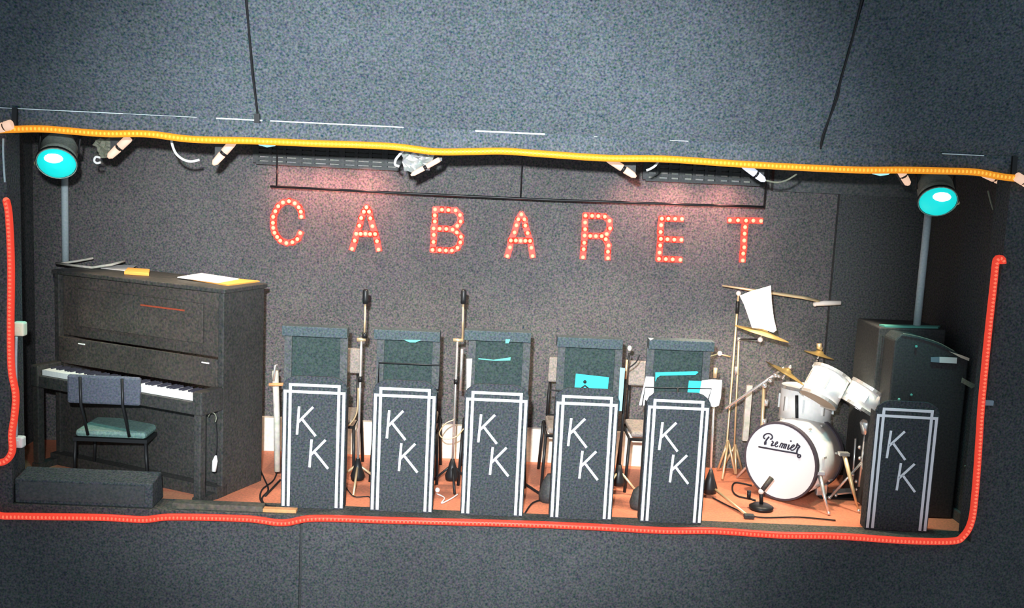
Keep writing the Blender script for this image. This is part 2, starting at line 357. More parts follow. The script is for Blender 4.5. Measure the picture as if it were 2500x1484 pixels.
# ================================================================== MUSIC DESKS behind the bandstands
DY = 6.86
DESK = [((692,795),(850,820),(712,830)), ((915,803),(1075,830),(937,1055)), ((1135,805),(1295,832),(1160,1275)), ((1360,822),(1518,848),(1378,1500)), ((1583,826),(1740,855),(1595,1715))]
DL = ['leftmost tall dark green music desk with slate hood, behind the bandstand beside the piano', 'dark green music desk with slate hood between the two straight microphone stands',
      'dark green music desk with slate hood holding a thin green sheet, middle of the row', 'dark green music desk with slate hood holding a cyan sheet', 'dark green music desk with slate hood behind white papers, nearest the drum kit']
for i, ((h0, h1, pn), lab) in enumerate(zip(DESK, DL)):
    a_, b_ = P(h0[0], h0[1], DY), P(h1[0], h1[1], DY); x0, x1 = a_.x, b_.x; zt = P((h0[0]+h1[0])/2, (h0[1]+h1[1])/2-12, DY).z; hb = zt-.068
    ym = 890; p0, p1 = P(pn[0], ym, DY).x, P(pn[1], ym, DY).x; cx = (x0+x1)/2
    o = thing('music_stand', lab, 'music stand', (cx, DY+.03, 0), 'hooded music desks')
    MB().box((x0, DY-.05, hb), (x1, DY+.05, zt)).build('hood', 'hood', o, bevel=.004)
    MB().box((p0, DY+.012, hb-.36), (p1, DY+.024, hb-.0005)).build('back_board', 'green', o)
    for xa in (p0, p1-.0): 
        s_ = -1 if xa == p0 else 1
        MB().box((min(xa, xa+s_*.05), DY-.004, hb-.36), (max(xa, xa+s_*.05), DY+.018, hb-.0005)).build('flange', 'desk', o)
    MB().box((p0-.05, DY-.03, hb-.372), (p1+.05, DY+.06, hb-.36)).build('ledge', 'blackmetal', o)
    MB().tube([(cx, DY+.03, .10), (cx, DY+.03, hb-.36)], .012).build('pole', 'blackmetal', o)
    for k in range(3):
        an = R(90+120*k); MB().tube([(cx, DY+.03, .16), (cx+.2*math.cos(an), DY+.03+.2*math.sin(an), .008)], .008).build('leg', 'blackmetal', o)
    if i in (1, 3):
        q0, q1 = (P(925, 885, DY-.06), P(1074, 889, DY-.06)) if i == 1 else (P(1337, 952, DY-.06), P(1490, 957, DY-.06))
        zb = q0.z-.17; xs = (q0.x, q1.x)
        MB().tube([(xs[0], DY-.06, zb), (xs[0], DY-.06, q0.z), (xs[1], DY-.06, q0.z), (xs[1], DY-.06, zb)], .005, 6).tube([(cx, DY-.06, zb), (cx, DY+.02, zb)], .005, 6).tube([(xs[0], DY-.06, zb), (xs[1], DY-.06, zb)], .005, 6).build('wire_rest', 'blackmetal', o)

def sheet(name, pix, Y, m, label, cat='paper', group=None, th=.003):
    pts = [P(x, y, Y) for x, y in pix]; org = V((sum(p.x for p in pts)/len(pts), Y, min(p.z for p in pts)))
    return tag(MB().prism(pts, (0, th, 0)).build(name, m, None, org), label, cat, group)
DP = DY-.015
sheet('sheet_music', [(1139,876),(1153,875),(1148,950),(1139,952)], DP-.0, 'creampaper', 'narrow cream sheet of paper at the left edge of the middle music desk')
sheet('sheet_music', [(1168,874),(1205,878),(1247,872),(1246,880),(1210,881),(1168,877)], DP, 'teal', 'thin curled green sheet lying across the middle music desk')
sheet('sheet_music', [(985,829),(1028,830),(1015,836),(1000,836)], DY-.054, 'teal', 'green paper corner peeking under the hood of the second music desk')
sheet('sheet_music', [(1234,828),(1246,828),(1242,838),(1234,838)], DY-.054, 'teal', 'small green tab hanging from the middle music desk hood')
sheet('sheet_music', [(1582,824),(1596,826),(1588,831)], DY-.056, 'creampaper', 'small yellow paper corner at the left end of the last desk hood')
sheet('sheet_music', [(1406,912),(1487,921),(1483,955),(1402,951)], DP, 'cyanpaper', 'bright cyan sheet of music on the fourth music desk')
c_ = thing('music_clip', 'black spring clip holding the cyan sheet on the fourth desk', 'clip', P(1428, 950, DP-.01))
MB().ball(P(1428, 932, DP-.012), .012, 10, 6).build('knob', 'blackmetal', c_)
MB().tube([P(1412, 953, DP-.012), P(1428, 941, DP-.012), P(1445, 955, DP-.012)], .006, 6).build('jaw', 'blackmetal', c_)
sheet('sheet_music', [(1514,897),(1526,899),(1518,1003),(1509,1003)], 6.72, 'bluepaper', 'tall narrow pale blue paper right of the fourth bandstand')
sheet('sheet_music', [(1577,919),(1597,920),(1596,958),(1584,975),(1572,990),(1560,989)], DP-.02, 'paper', 'white sheet of music sticking out left of the fifth bandstand')
sheet('sheet_music', [(1600,909),(1702,906),(1705,909),(1698,915),(1612,917),(1604,922),(1600,932)], DP-.01, 'cyanpaper', 'cyan folder edge bent along the top of the fifth desk')
sheet('sheet_music', [(1682,929),(1712,930),(1711,961),(1678,960)], DP-.01, 'cyanpaper', 'square cyan sheet on the right half of the fifth desk')
sheet('sheet_music', [(1713,929),(1738,926),(1763,928),(1760,970),(1755,990),(1747,993),(1730,992),(1722,975),(1708,960)], DP-.03, 'paper', 'large white sheet of music drooping right of the fifth bandstand')
wr = thing('wire_stand', 'thin black wire music rest in front of the white papers by the drums', 'music stand', P(1655, 960, DP-.05))
MB().tube([P(1567, 992, DP-.05), P(1575, 945, DP-.05), P(1737, 949, DP-.05), P(1728, 978, DP-.05)], .0035, 6).build('wire_rest', 'blackmetal', wr)
q = P(1655, 947, DP-.05)
MB().tube([q, (q.x, q.y, .12)], .007, 6).build('pole', 'blackmetal', wr)
for k in range(3):
    an = R(90+120*k); MB().tube([(q.x, q.y, .15), (q.x+.12*math.cos(an), q.y+.12*math.sin(an), .006)], .006, 6).build('leg', 'blackmetal', wr)

# ================================================================== BAND CHAIRS at the back
def band_chair(px, label, src=None):
    loc = V((P(px, 900, 7.5).x, 7.35, 0))
    if src:
        r = src.copy(); COL.objects.link(r); r.location = loc; r['label'] = label
        for ch in src.children:
            c = ch.copy(); COL.objects.link(c); c.parent = r
        return r
    o = thing('band_chair', label, 'chair', (0, 0, 0), 'band chairs')
    MB().box((-.215, -.2, .405), (.215, .19, .445)).build('seat', 'beige', o, bevel=.015)
    MB().prism([(-.21, .185, .70), (.21, .185, .70), (.205, .20, .885), (-.205, .20, .885)], (0, .035, .004)).build('backrest', 'beige', o, bevel=.012)
    MB().tube([(-.225, -.2, .39), (-.225, .21, .39), (.225, .21, .39), (.225, -.2, .39), (-.225, -.2, .39)], .011, 6).build('seat_frame', 'blackmetal', o)
    for sx in (-1, 1):
        MB().tube([(sx*.225, -.19, .39), (sx*.24, -.22, .0)], .012, 6).build('leg', 'blackmetal', o)
        MB().tube([(sx*.225, .20, .39), (sx*.24, .27, .0)], .012, 6).build('leg', 'blackmetal', o)
        MB().tube([(sx*.20, .20, .39), (sx*.19, .225, .72)], .010, 6).build('back_post', 'blackmetal', o)
    o.location = loc
    return o
c0 = band_chair(808, 'beige backed band chair behind the first music desk, nearest the piano')
for x, l in ((1004, 'beige backed band chair behind the second music desk'), (1212, 'beige backed band chair behind the middle music desk'),
             (1408, 'beige backed band chair behind the fourth music desk with the cyan sheet'), (1605, 'beige backed band chair behind the fifth music desk, nearest the drums')):
    band_chair(x, l, c0)

# ================================================================== MICROPHONE STANDS
def tripod(o, x, y, m='blackmetal', hub=True, r=.16, a0=-60, hh=.17, lm=None):
    if hub: MB().lathe([(.0, .06), (.045, .06), (.05, .09), (.03, .15), (.014, .21), (0, .21)], (x, y, 0), (0, 0, 1), 12).build('hub', m, o)
    for k in range(3):
        an = R(a0+120*k); MB().tube([(x, y, hh), (x+r*math.cos(an), y+r*math.sin(an), .008)], .009, 6).build('leg', lm or m, o)
def mic_stand(label, px, pyb, pyt, gtop, boomtop=None):
    b = Zp(px, pyb); x, y = b.x, b.y; t = P(px+(pyb-pyt)*.037, pyt, y)
    o = thing('microphone_stand', label, 'microphone stand', (x, y, 0), 'microphone stands')
    zt = t.z; return o, x, y, zt
o, x, y, zt = mic_stand('straight chrome microphone stand between the first and second bandstands', 872, 1190, 708, 0)
tripod(o, x, y, r=.2, a0=-90, lm='gold')
zc = P(884, 832, y).z
MB().tube([(x, y, .15), (x, y, zc)], .009).build('pole', 'chrome', o); MB().tube([(x+.02, y, zc), (x+.02, y, zt-.09)], .007).build('upper_rod', 'gold', o)
MB().lathe([(0, 0), (.017, 0), (.020, .03), (.020, .09), (.014, .1), (0, .1)], (x+.02, y, zt-.095), (0, 0, 1), 12).build('microphone', 'blackmetal', o)
MB().tube([(x-.03, y, zc+.005), (x+.03, y, zc+.012)], .014).build('clamp', 'gold', o)
MB().tube([(x+.022, y, zc+.02), (x+.022, y, zc+.06)], .018).build('collar', 'blackmetal', o)
MB().tube([(x, y, .76), (x, y, .80)], .016).build('clutch', 'blackmetal', o)
MB().tube(smoothpath([(x-.01, y-.015, .72), (x-.015, y-.015, .55), (x-.06, y-.01, .46), (x-.12, y, .42)]), .006, 6).build('cable', 'gold', o)
o, x, y, zt = mic_stand('straight chrome microphone stand between the second and third bandstands', 1102, 1190, 708, 0)
tripod(o, x, y, r=.17, a0=-80); zc = P(1110, 830, y).z
MB().tube([(x, y, .15), (x, y, zc)], .008).build('pole', 'chrome', o); MB().tube([(x+.035, y, zc), (x+.03, y, zt-.09)], .007).build('upper_rod', 'gold', o)
MB().lathe([(0, 0), (.017, 0), (.020, .03), (.020, .09), (.014, .1), (0, .1)], (x+.03, y, zt-.095), (0, 0, 1), 12).build('microphone', 'blackmetal', o)
MB().tube([(x-.03, y, zc), (x+.04, y, zc)], .012).build('clamp', 'gold', o)
MB().tube([(x+.035, y, zc-.36), (x+.035, y, zc-.06)], .010).build('boom_rod', 'chrome', o)
MB().tube([(x+.002, y, .755), (x+.002, y, .79)], .016).build('clutch', 'blackmetal', o)
MB().tube(smoothpath([(x, y-.012, .50), (x-.06, y-.02, .47), (x-.10, y-.02, .40), (x-.06, y-.02, .36), (x+.02, y-.02, .38), (x+.07, y-.02, .44)]), .005, 6).build('cable', 'gold', o)
# slim boom stand between 4th and 5th bandstand
b = Zp(1508, 1203); x, y = b.x, b.y
o = thing('microphone_stand', 'slim black boom microphone stand between the fourth and fifth bandstands', 'microphone stand', (x, y, 0), 'microphone stands')
tripod(o, x, y, r=.16, a0=-20, lm='gold'); p1 = P(1529, 902, y); MB().tube([(x, y, .15), p1], .010).build('pole', 'blackmetal', o)
MB().tube([P(1527, 925, y-.01), P(1531, 878, y-.01)], .009).build('clamp', 'gold', o)
MB().tube([p1, P(1537, 862, y)], .008).build('upper_rod', 'blackmetal', o)
MB().ball(P(1537, 850, y), .016, 10, 8, (1, 1, 1.2)).build('microphone', 'micblob', o)
MB().tube(smoothpath([p1, P(1552, 885, y), P(1562, 866, y)]), .005, 6).build('cable', 'darkcable', o)
# stand beside the kick drum with one leg forward
b = Zp(1731, 1212); x, y = b.x, b.y
o = thing('microphone_stand', 'plain steel microphone stand right of the fifth bandstand, one leg stretched forward', 'microphone stand', (x, y, 0), 'microphone stands')
p1 = P(1745, 935, y); MB().tube([(x, y, .12), p1], .009).build('pole', 'chrome', o); MB().tube([P(1745, 922, y), P(1747, 898, y)], .014).build('clamp', 'gold', o)
MB().lathe([(0, .03), (.05, .03), (.055, .07), (.03, .14), (.012, .2), (0, .2)], (x, y, 0), (0, 0, 1), 12).build('hub', 'blackmetal', o)
e = Zp(1828, 1266); MB().tube([(x+.02, y, .07), (e.x, e.y, .014)], .010).build('leg', 'gold', o)
MB().box((e.x-.035, e.y-.02, .004), (e.x+.035, e.y+.02, .032)).build('foot', 'black', o, bevel=.006)
MB().tube([(x, y, .09), (x-.05, y+.16, .01)], .009).build('leg', 'blackmetal', o); MB().tube([(x, y, .09), (x-.13, y-.06, .01)], .009).build('leg', 'blackmetal', o)
# overhead boom above the drums
b = Zp(1768, 1155); x, y = b.x, b.y
top = P(1803, 716, y)
o = thing('microphone_stand', 'tall overhead boom stand reaching across above the drum kit', 'microphone stand', (x, y, 0), 'microphone stands')
MB().tube([(x, y, .05), P(1771, 1130, y), top], .008).build('pole', 'gold', o)
MB().ball(top, .020, 10, 8).build('swivel', 'micblob', o); MB().tube([P(1801, 735, y), P(1799, 765, y)], .013).build('clutch', 'blackmetal', o)
MB().tube([P(1763, 697, y-.03), P(1850, 710, y-.03), P(1960, 726, y-.03), P(2000, 735, y-.03)], [.006, .012, .013, .011]).build('boom', 'gold', o)
MB().tube([P(1986, 743, y-.03), P(2010, 740, y-.03), P(2052, 739, y-.03)], [.014, .020, .018]).build('microphone', 'micblob', o)
MB().ball(P(1990, 743, y-.03), .017, 8, 6).build('knob', 'micblob', o)
for ex, ey in ((1763, 1173), (1795, 1160), (1752, 1150)):
    e = Zp(ex, ey); MB().tube([P(1778, 1075, y), (e.x, e.y, .01)], .010).build('leg', 'gold', o)
MB().tube([P(1756, 864, y-.02), P(1783, 871, y)], .006).build('side_arm', 'gold', o); MB().tube([P(1722, 874, y-.04), P(1757, 863, y-.03)], .007).build('side_microphone', 'khaki', o)
MB().ball(P(1757, 863, y-.03), .020, 10, 8).build('side_knob', 'micblob', o)
# kick drum mic on a round base
b = Zp(1858, 1243); x, y = b.x, b.y
o = thing('microphone_stand', 'low microphone on a round black base in front of the bass drum', 'microphone stand', (x, y, 0))
MB().lathe([(0, 0), (.082, 0), (.085, .02), (.06, .035), (.02, .04), (0, .04)], (x, y, .001), (0, 0, 1), 24).build('base', 'blackmetal', o)
p1 = P(1858, 1200, y); MB().tube([(x, y, .03), p1], .014).build('pole', 'blackmetal', o)
MB().tube([p1, P(1884, 1166, y+.03)], [.016, .019]).build('microphone', 'brown', o); MB().ball(p1, .020, 10, 8).build('clip', 'micblob', o)
MB().tube([P(1828, 1218, y+.02), P(1829, 1198, y+.02)], .014).tube([P(1829, 1217, y+.02), P(1845, 1222, y)], .008).build('clamp', 'blackmetal', o)

# ================================================================== DRUM KIT
def lugs(o, c, ax, r, L, n, t=.02, m='chrome'):
    ax = V(ax).normalized(); x = ax.orthogonal().normalized(); y = ax.cross(x)
    for k in range(n):
        a = 2*math.pi*(k+.5)/n; d = x*math.cos(a)+y*math.sin(a); p = c+d*(r+.006)
        MB().bar(p-ax*L*.22, p+ax*L*.22, .014, .014, d).build('lug', m, o)
def drum(name, label, c, ax, r, L, cat='drum', n=6, hoopm='chrome'):
    c = V(c); ax = V(ax).normalized()
    o = thing(name, label, cat, c-V((0, 0, r)))
    MB().lathe([(r-.006, -L/2), (r, -L/2), (r, L/2), (r-.006, L/2)], c, ax, 32).build('shell', 'pearl', o)
    for s in (-1, 1):
        MB().lathe([(r, -.011), (r+.008, -.011), (r+.008, .011), (r, .011), (r, -.011)], c+ax*s*(L/2), ax, 32, False).build('hoop', hoopm, o)
        MB().disc(c+ax*s*(L/2)-ax*.0015, ax, r, .003).build('head', 'head' if s > 0 else 'skin', o)
    lugs(o, c, ax, r, L, n)
    return o
# bass drum
BCc = P(1904, 1127, 7.085); BCc.z = .292; az = R(43); bn = V((-math.sin(az), -math.cos(az), 0)); RB, LB = .278, .40
o = thing('bass_drum', 'white bass drum with lettered front skin standing on the orange floor', 'bass drum', (BCc.x, BCc.y, 0), 'drum kit')
MB().lathe([(RB-.012, 0), (RB-.004, 0), (RB-.004, -LB), (RB-.012, -LB)], BCc-bn*.02, bn, 48).build('shell', 'pearl', o)
MB().lathe([(RB-.008, -.035), (RB+.006, -.035), (RB+.006, .006), (RB-.008, .006), (RB-.008, -.035)], BCc, bn, 48, False).build('hoop', 'hoop', o)
MB().lathe([(RB-.008, -.02), (RB+.006, -.02), (RB+.006, .02), (RB-.008, .02), (RB-.008, -.02)], BCc-bn*(LB+.02), bn, 48, False).build('hoop', 'hoop', o)
fh = MB().disc(BCc-bn*.003, bn, RB-.007, .004, 48).build('front_head', 'head', o)
MB().disc(BCc-bn*(LB+.02), bn, RB-.007, .004, 48).build('back_head', 'head', o)
lugs(o, BCc-bn*(LB*.3), bn, RB, .1, 8); lugs(o, BCc-bn*(LB*.82), bn, RB, .1, 8)
def LG(pts, r, smooth=True):
    w = [PP(1840+.0606*u, 1040+.0606*v, BCc+bn*.002, bn) for u, v in pts]
    return (smoothpath(w, 5) if smooth and len(w) > 2 else w), r
lg = MB()
for pts, r in (
    ([(470,500),(415,480),(400,430),(430,370),(500,318),(590,300),(680,320),(740,380),(758,450),(720,515),(665,525)], 27),
    ([(630,430),(570,490),(515,560),(480,640),(475,700)], 30), ([(480,630),(470,700),(480,745)], 48),
    ([(735,600),(795,650),(745,710),(715,785),(790,770)], 27),
    ([(790,790),(880,745),(955,695),(970,640),(925,640),(875,700),(865,780),(905,835),(990,790)], 20),
    ([(1040,850),(1080,760),(1120,680)], 22), ([(1120,680),(1185,720),(1150,800),(1115,875)], 24), ([(1185,720),(1260,730),(1230,810),(1195,890)], 24), ([(1260,730),(1330,740),(1300,820),(1260,905)], 24),
    ([(1440,740),(1400,830),(1365,935)], 27), ([(1365,935),(1420,930),(1470,870)], 18),
    ([(1480,890),(1580,845),(1645,780),(1605,755),(1545,800),(1490,890),(1520,965),(1610,955),(1720,850)], 22),
    ([(1720,860),(1745,780),(1770,690)], 30), ([(1775,750),(1855,820),(1790,900),(1750,1000),(1735,1100)], 30),
    ([(1735,1100),(1800,1140),(1875,1160),(1890,1215),(1840,1265),(1785,1240),(1780,1180),(1840,1155)], 26)):
    w, _ = LG(pts, r); lg.tube(w, r*.0606/338*1.22, 6)
w, _ = LG([(1500, 575), (1500, 625)], 0); lg.tube(w, 40*.0606/338, 8)
w, _ = LG([(200, 830), (1000, 975), (1760, 1105)], 0, False); lg.tube(w, 36*.0606/338, 6)
lg.build('lettering', 'logo', o)
bb = BCc-bn*.30
for (fx, fy), (tx, ty), m in (((2001, 1158), (2023, 1258), 'chrome'), ((2062, 1112), (2096, 1252), 'gold')):
    e = Zp(tx, ty); top = P(fx, fy, e.y+.12)
    s_ = MB().tube([top, top.lerp(e, .55), e+V((0, 0, .012))], [.016, .013, .006], 8).build('spur', m, o)
    MB().ball(e+V((0, 0, .014)), .013, 8, 6).build('rubber_tip', 'chrome', s_)
    MB().box(tuple(top-V((.04, .02, .0))), tuple(top+V((.03, .03, .022)))).build('spur_bracket', 'chrome', o)
# tom holder on top
ph = P(1946, 1040, 7.3); MB().tube([V((ph.x, 7.3, .50)), P(1945, 965, 7.3)], .012).build('tom_post', 'blackmetal', o)
MB().disc(V((ph.x, 7.3, .548)), (0, 0, 1), .04, .012).build('tom_mount', 'gold', o)
drum('tom_drum', 'tilted white rack tom at the top of the drum kit, brown underside showing', P(2014, 943, 7.2), (.47, .26, .84), .138, .215, n=6)
drum('tom_drum', 'upright white tom behind the bass drum, partly hidden by the rack tom', P(1968, 985, 7.46), (.03, .05, 1), .19, .24, n=8)
drum('tom_drum', 'shallow white drum tilted at the right side of the kit', P(2110, 972, 7.12), (.50, .04, .86), .137, .155, n=6)
# stand of the right drum
c = P(2113, 1030, 7.12); o = thing('drum_stand', 'chrome stand under the shallow tilted drum beside the lone bandstand', 'drum stand', (c.x, 7.12, 0))
MB().lathe([(.0, .10), (.016, .10), (.018, 0), (.03, .01), (.05, .09), (.03, .115), (0, .115)], P(2113, 1062, 7.12), (0, 0, 1), 14).build('tilter', 'chrome', o)
MB().tube([(c.x, 7.12, .12), P(2113, 1062, 7.12)], .013).build('pole', 'chrome', o)
for k in range(3):
    an = R(-70+120*k); MB().tube([(c.x, 7.12, .30), (c.x+.2*math.cos(an), 7.12+.2*math.sin(an), .012)], .010).build('leg', 'chrome', o)
    MB().ball((c.x+.2*math.cos(an), 7.12+.2*math.sin(an), .016), .015, 8, 6).build('foot', 'chrome', o)
for dz, dx in ((.20, .03), (.34, -.03), (.38, .05), (.42, -.04)): MB().ball((c.x+dx, 7.08, dz), .014, 8, 6).build('wing_nut', 'chrome', o)
# second cluster of chrome (pedal and hi-hat feet) right of the kick
c = Zp(2052, 1215); o = thing('drum_pedal', 'chrome foot pedal low behind the right side of the bass drum', 'pedal', (c.x, c.y, 0))
MB().box((c.x-.17, c.y-.05, .004), (c.x+.12, c.y+.06, .016)).build('base_plate', 'blackmetal', o)
MB().prism([(c.x-.05, c.y-.04, .03), (c.x+.09, c.y-.03, .05), (c.x+.09, c.y+.04, .055), (c.x-.05, c.y+.04, .035)], (0, 0, .012)).build('footboard', 'chrome', o)
MB().box((c.x-.19, c.y-.03, .016), (c.x-.11, c.y+.02, .105)).build('post', 'chrome', o, bevel=.008)
for dx, dz in ((.06, .19), (.09, .14), (.10, .08), (-.05, .03)): MB().ball((c.x+dx, c.y-.04, dz), .014, 8, 6).build('wing_nut', 'chrome', o)
MB().tube([(c.x+.08, c.y, .03), (c.x+.07, c.y, .45)], .008).build('rod', 'chrome', o)
# cymbals
def cymbal(label, px, py, Y, n, r, base, hub=True, path=None, m='chrome', bell=.2):
    c = P(px, py, Y); n = V(n).normalized(); b = Zp(*base) if base else V((c.x, Y, 0))
    o = thing('cymbal_stand', label, 'cymbal', (b.x, b.y, 0), 'cymbals of the drum kit')
    rb = r*bell; t = .003
    MB().lathe([(r, -.006-r*.10), (r*.6, -.006-r*.035), (rb, 0), (rb*.8, .012), (.006, .022), (.006, .019), (rb*.8, .009), (rb, -t), (r*.6, -.006-r*.035-t), (r, -.0085-r*.10)], c, n, 36).build('cymbal', 'brass', o)
    MB().lathe([(0, .02), (.012, .02), (.014, .035), (.006, .05), (0, .05)], c, n, 10).build('wing_nut', 'gold' if m == 'gold' else 'chrome', o)
    MB().tube([c-n*.07, c+n*.03], .007).build('rod', 'chrome', o)
    return o, c, n, b
o, c, n, b = cymbal('wide bronze cymbal below the white paper, tilting right', 1862, 806, 7.3, (.24, .02, .97), .20, (1790, 1152), m='chrome')
e = c-n*.07; p1 = P(1804, 828, b.y)
MB().tube([(b.x, b.y, .05), P(1797, 985, b.y), p1], .008).build('pole', 'gold', o); MB().ball(p1, .018, 8, 6).build('swivel', 'chrome', o)
MB().tube([p1, e], .006).build('arm', 'blackmetal', o); MB().ball(P(1856, 829, 7.27), .020, 8, 6).build('felt', 'micblob', o)
MB().tube([P(1797, 915, b.y), P(1797, 895, b.y)], .013).build('clutch', 'chrome', o)
for k in range(3):
    an = R(30+120*k); MB().tube([(b.x, b.y, .22), (b.x+.09*math.cos(an), b.y+.09*math.sin(an), .01)], .010).build('leg', 'gold', o)
o, c, n, b = cymbal('steeply tilted bronze cymbal on a chrome boom left of the rack tom', 1922, 905, 7.3, (.47, -.02, .88), .165, None)
p1 = P(1866, 935, 7.5); xb = P(1862, 1060, 7.5).x
o.location = (xb, 7.5, 0)
for ch in o.children:
    ch.location = V(ch['_org'])-V((xb, 7.5, 0))
MB().tube([(xb, 7.5, .06), p1], .013).build('pole', 'gold', o)
MB().tube([P(1771, 997, 7.30), P(1890, 915, 7.31), P(1914, 896, 7.30)], [.009, .010, .008]).build('boom', 'chrome', o)
for x_, y_, r_ in ((1893, 915, .020), (1880, 928, .018), (1866, 940, .022), (1901, 918, .014)): MB().ball(P(x_, y_, 7.30), r_, 8, 6).build('clamp', 'chrome', o)
for zz in (.32, .45, .60): MB().tube([(xb+.004, 7.5, zz), (xb+.004, 7.5, zz+.05)], .019).build('clutch', 'chrome', o)
for k in range(3):
    an = R(30+120*k); MB().tube([(xb, 7.5, .25), (xb+.17*math.cos(an), 7.5+.17*math.sin(an), .01)], .010).build('leg', 'chrome', o)
o, c, n, b = cymbal('small bronze splash cymbal with orange nut above the rack tom', 2001, 861, 7.68, (.22, .02, .97), .115, None, m='gold', bell=.3)
MB().tube([P(2000, 852, 7.68), P(2000, 838, 7.68)], .020, 10).build('clutch', 'gold', o)
MB().tube([(b.x, 7.68, .05), c-n*.05], .008).build('pole', 'blackmetal', o)
for k in range(3):
    an = R(30+120*k); MB().tube([(b.x, 7.68, .2), (b.x+.12*math.cos(an), 7.68+.12*math.sin(an), .01)], .008).build('leg', 'blackmetal', o)
# big white paper on the overhead boom
pp = [P(x, y, 7.22+dy) for x, y, dy in ((1806,722,0),(1830,712,-.01),(1882,697,-.02),(1884,735,-.02),(1889,775,-.01),(1896,806,0),(1888,812,.01),(1862,803,.01),(1836,800,.01),(1826,770,.01),(1816,742,0))]
tag(MB().prism(pp, (0, .003, 0)).build('paper', 'paper', None, pp[8]), 'large white sheet of paper hung behind the boom above the cymbal', 'paper')
# pale pipe behind the kick
a_ = P(1829, 940, 7.6); tag(MB().box((a_.x-.022, 7.58, .30), (a_.x+.022, 7.61, a_.z)).build('pale_board', 'palegrey', None, (a_.x, 7.6, 0)), 'narrow pale grey upright board behind the cymbal stands', 'board')

# ================================================================== PIANO
pa, pb = Zp(478, 966, .72), Zp(104, 903, .72)            # right and left front corners of the key tops
u = (pb-pa).normalized(); u.z = 0; LK = (pb-pa).length; nb = V((-u.y, u.x, 0))
if nb.y < 0: nb = -nb                                      # nb: from player towards the piano back
pm = Matrix(((-u.x, nb.x, 0, pb.x), (-u.y, nb.y, 0, pb.y), (0, 0, 1, 0), (0, 0, 0, 1)))   # local x: left->right, y: back, z up
def pbx(lo, hi): return MB().box(lo, hi, pm)
o = thing('piano', 'dark upright piano standing at the left of the stage', 'piano', tuple(pm @ V((LK/2, .3, 0))))
HT = 1.40
KB = .145                                                   # key depth
for x0 in (-.075, LK+.03): pbx((x0, KB+.03, 0), (x0+.045, .60, HT-.02)).build('side_panel', 'wood', o, bevel=.006)
pbx((-.09, KB+.02, HT-.02), (LK+.09, .615, HT+.01)).build('lid', 'wood', o, bevel=.006)
pbx((-.03, KB+.07, .94), (LK+.03, KB+.10, HT-.021)).build('upper_panel', 'brown', o, bevel=.004)
pbx((.12, KB+.055, 1.02), (LK-.12, KB+.069, 1.29)).build('music_desk', 'brown', o, bevel=.004)
pbx((LK*.52, KB+.050, 1.225), (LK*.80, KB+.0545, 1.236)).build('desk_stripe', 'redgold', o)
pbx((-.03, KB+.025, .745), (LK+.03, KB+.045, .935)).build('fallboard', 'brown', o, bevel=.004)
pbx((-.03, -.03, .60), (LK+.03, KB+.10, .682)).build('keybed', 'wood', o, bevel=.004)
for x0 in (-.08, LK+.005): pbx((x0, -.04, .60), (x0+.075, KB+.03, .755)).build('arm_block', 'wood', o, bevel=.01)
pbx((-.03, KB+.06, .08), (LK+.03, KB+.08, .599)).build('lower_panel', 'wood', o)
pbx((-.075, KB-.02, 0), (LK+.075, KB+.08, .08)).build('plinth', 'wood', o)
for x0 in (-.07, LK+.01): 
    pbx((x0, -.03, 0.04), (x0+.055, .025, .60)).build('leg', 'wood', o, bevel=.006)
    pbx((x0-.005, -.035, 0), (x0+.06, KB+.03, .045)).build('toe_block', 'wood', o)
nk = 52; kw = LK/nk; k_ = MB()
for i in range(nk): k_.box((i*kw+.0006, -.004, .684), ((i+1)*kw-.0006, KB, .722), pm)
tag(k_.build('white_keys', 'ivory', o), kind='stuff')
k_ = MB()
for i in range(nk-1):
    if (i % 7) not in (1, 4): k_.box(((i+1)*kw-.006, .052, .722), ((i+1)*kw+.006, KB, .734), pm)
tag(k_.build('black_keys', 'logo', o), kind='stuff')
for f in (.42, .50, .58): pbx((LK*f-.012, -.02, .03), (LK*f+.012, KB, .042)).build('pedal', 'gold', o)
for f, z in ((.12, .90), (.93, .90)): pbx((LK*f, KB+.018, z), (LK*f+.06, KB+.024, z+.008)).build('hinge', 'ivory', o)
# things on the lid
zl = HT+.0105
def flat(name, pix, m, label, cat, th=.004, z=zl, group=None):
    pts = [Zp(x, y, z) for x, y in pix]; c = sum(pts, V((0, 0, 0)))/len(pts)
    return tag(MB().prism(pts, (0, 0, th)).build(name, m, None, (c.x, c.y, z)), label, cat, group)
def lid(x, y): return pm @ V((x, y, zl))
def slab(name, lo, hi, m, label, cat, z0=0, th=.004, skew=0):
    pts = [lid(lo[0], lo[1]), lid(hi[0], lo[1]), lid(hi[0]+skew, hi[1]), lid(lo[0]+skew, hi[1])]
    for p in pts: p.z += z0
    c = sum(pts, V((0, 0, 0)))/4
    return tag(MB().prism(pts, (0, 0, th)).build(name, m, None, (c.x, c.y, zl+z0)), label, cat)

flat('sheet_music', [(433,678),(492,668),(583,682),(532,691)], 'paper', 'white sheets of music spread on the right end of the piano lid', 'paper', .006, zl+.009)
flat('folder', [(452,681),(520,676),(634,688),(556,698)], 'orangepaper', 'orange folder under the white sheets on the piano lid', 'folder', .008)
flat('sheet_music', [(246,655),(268,648),(333,649),(310,662)], 'bluepaper' if False else 'paper', 'white paper lying by the lamp pole on the piano lid', 'paper', .004)
ob = [Zp(x, y, zl) for x, y in ((303,670),(312,660),(366,664),(364,674))]; c = sum(ob, V((0,0,0)))/4
tag(MB().prism(ob, (0, 0, .022)).build('orange_box', 'orangepaper', None, (c.x, c.y, zl), .003), 'small orange box on the piano lid beside the white paper', 'box')

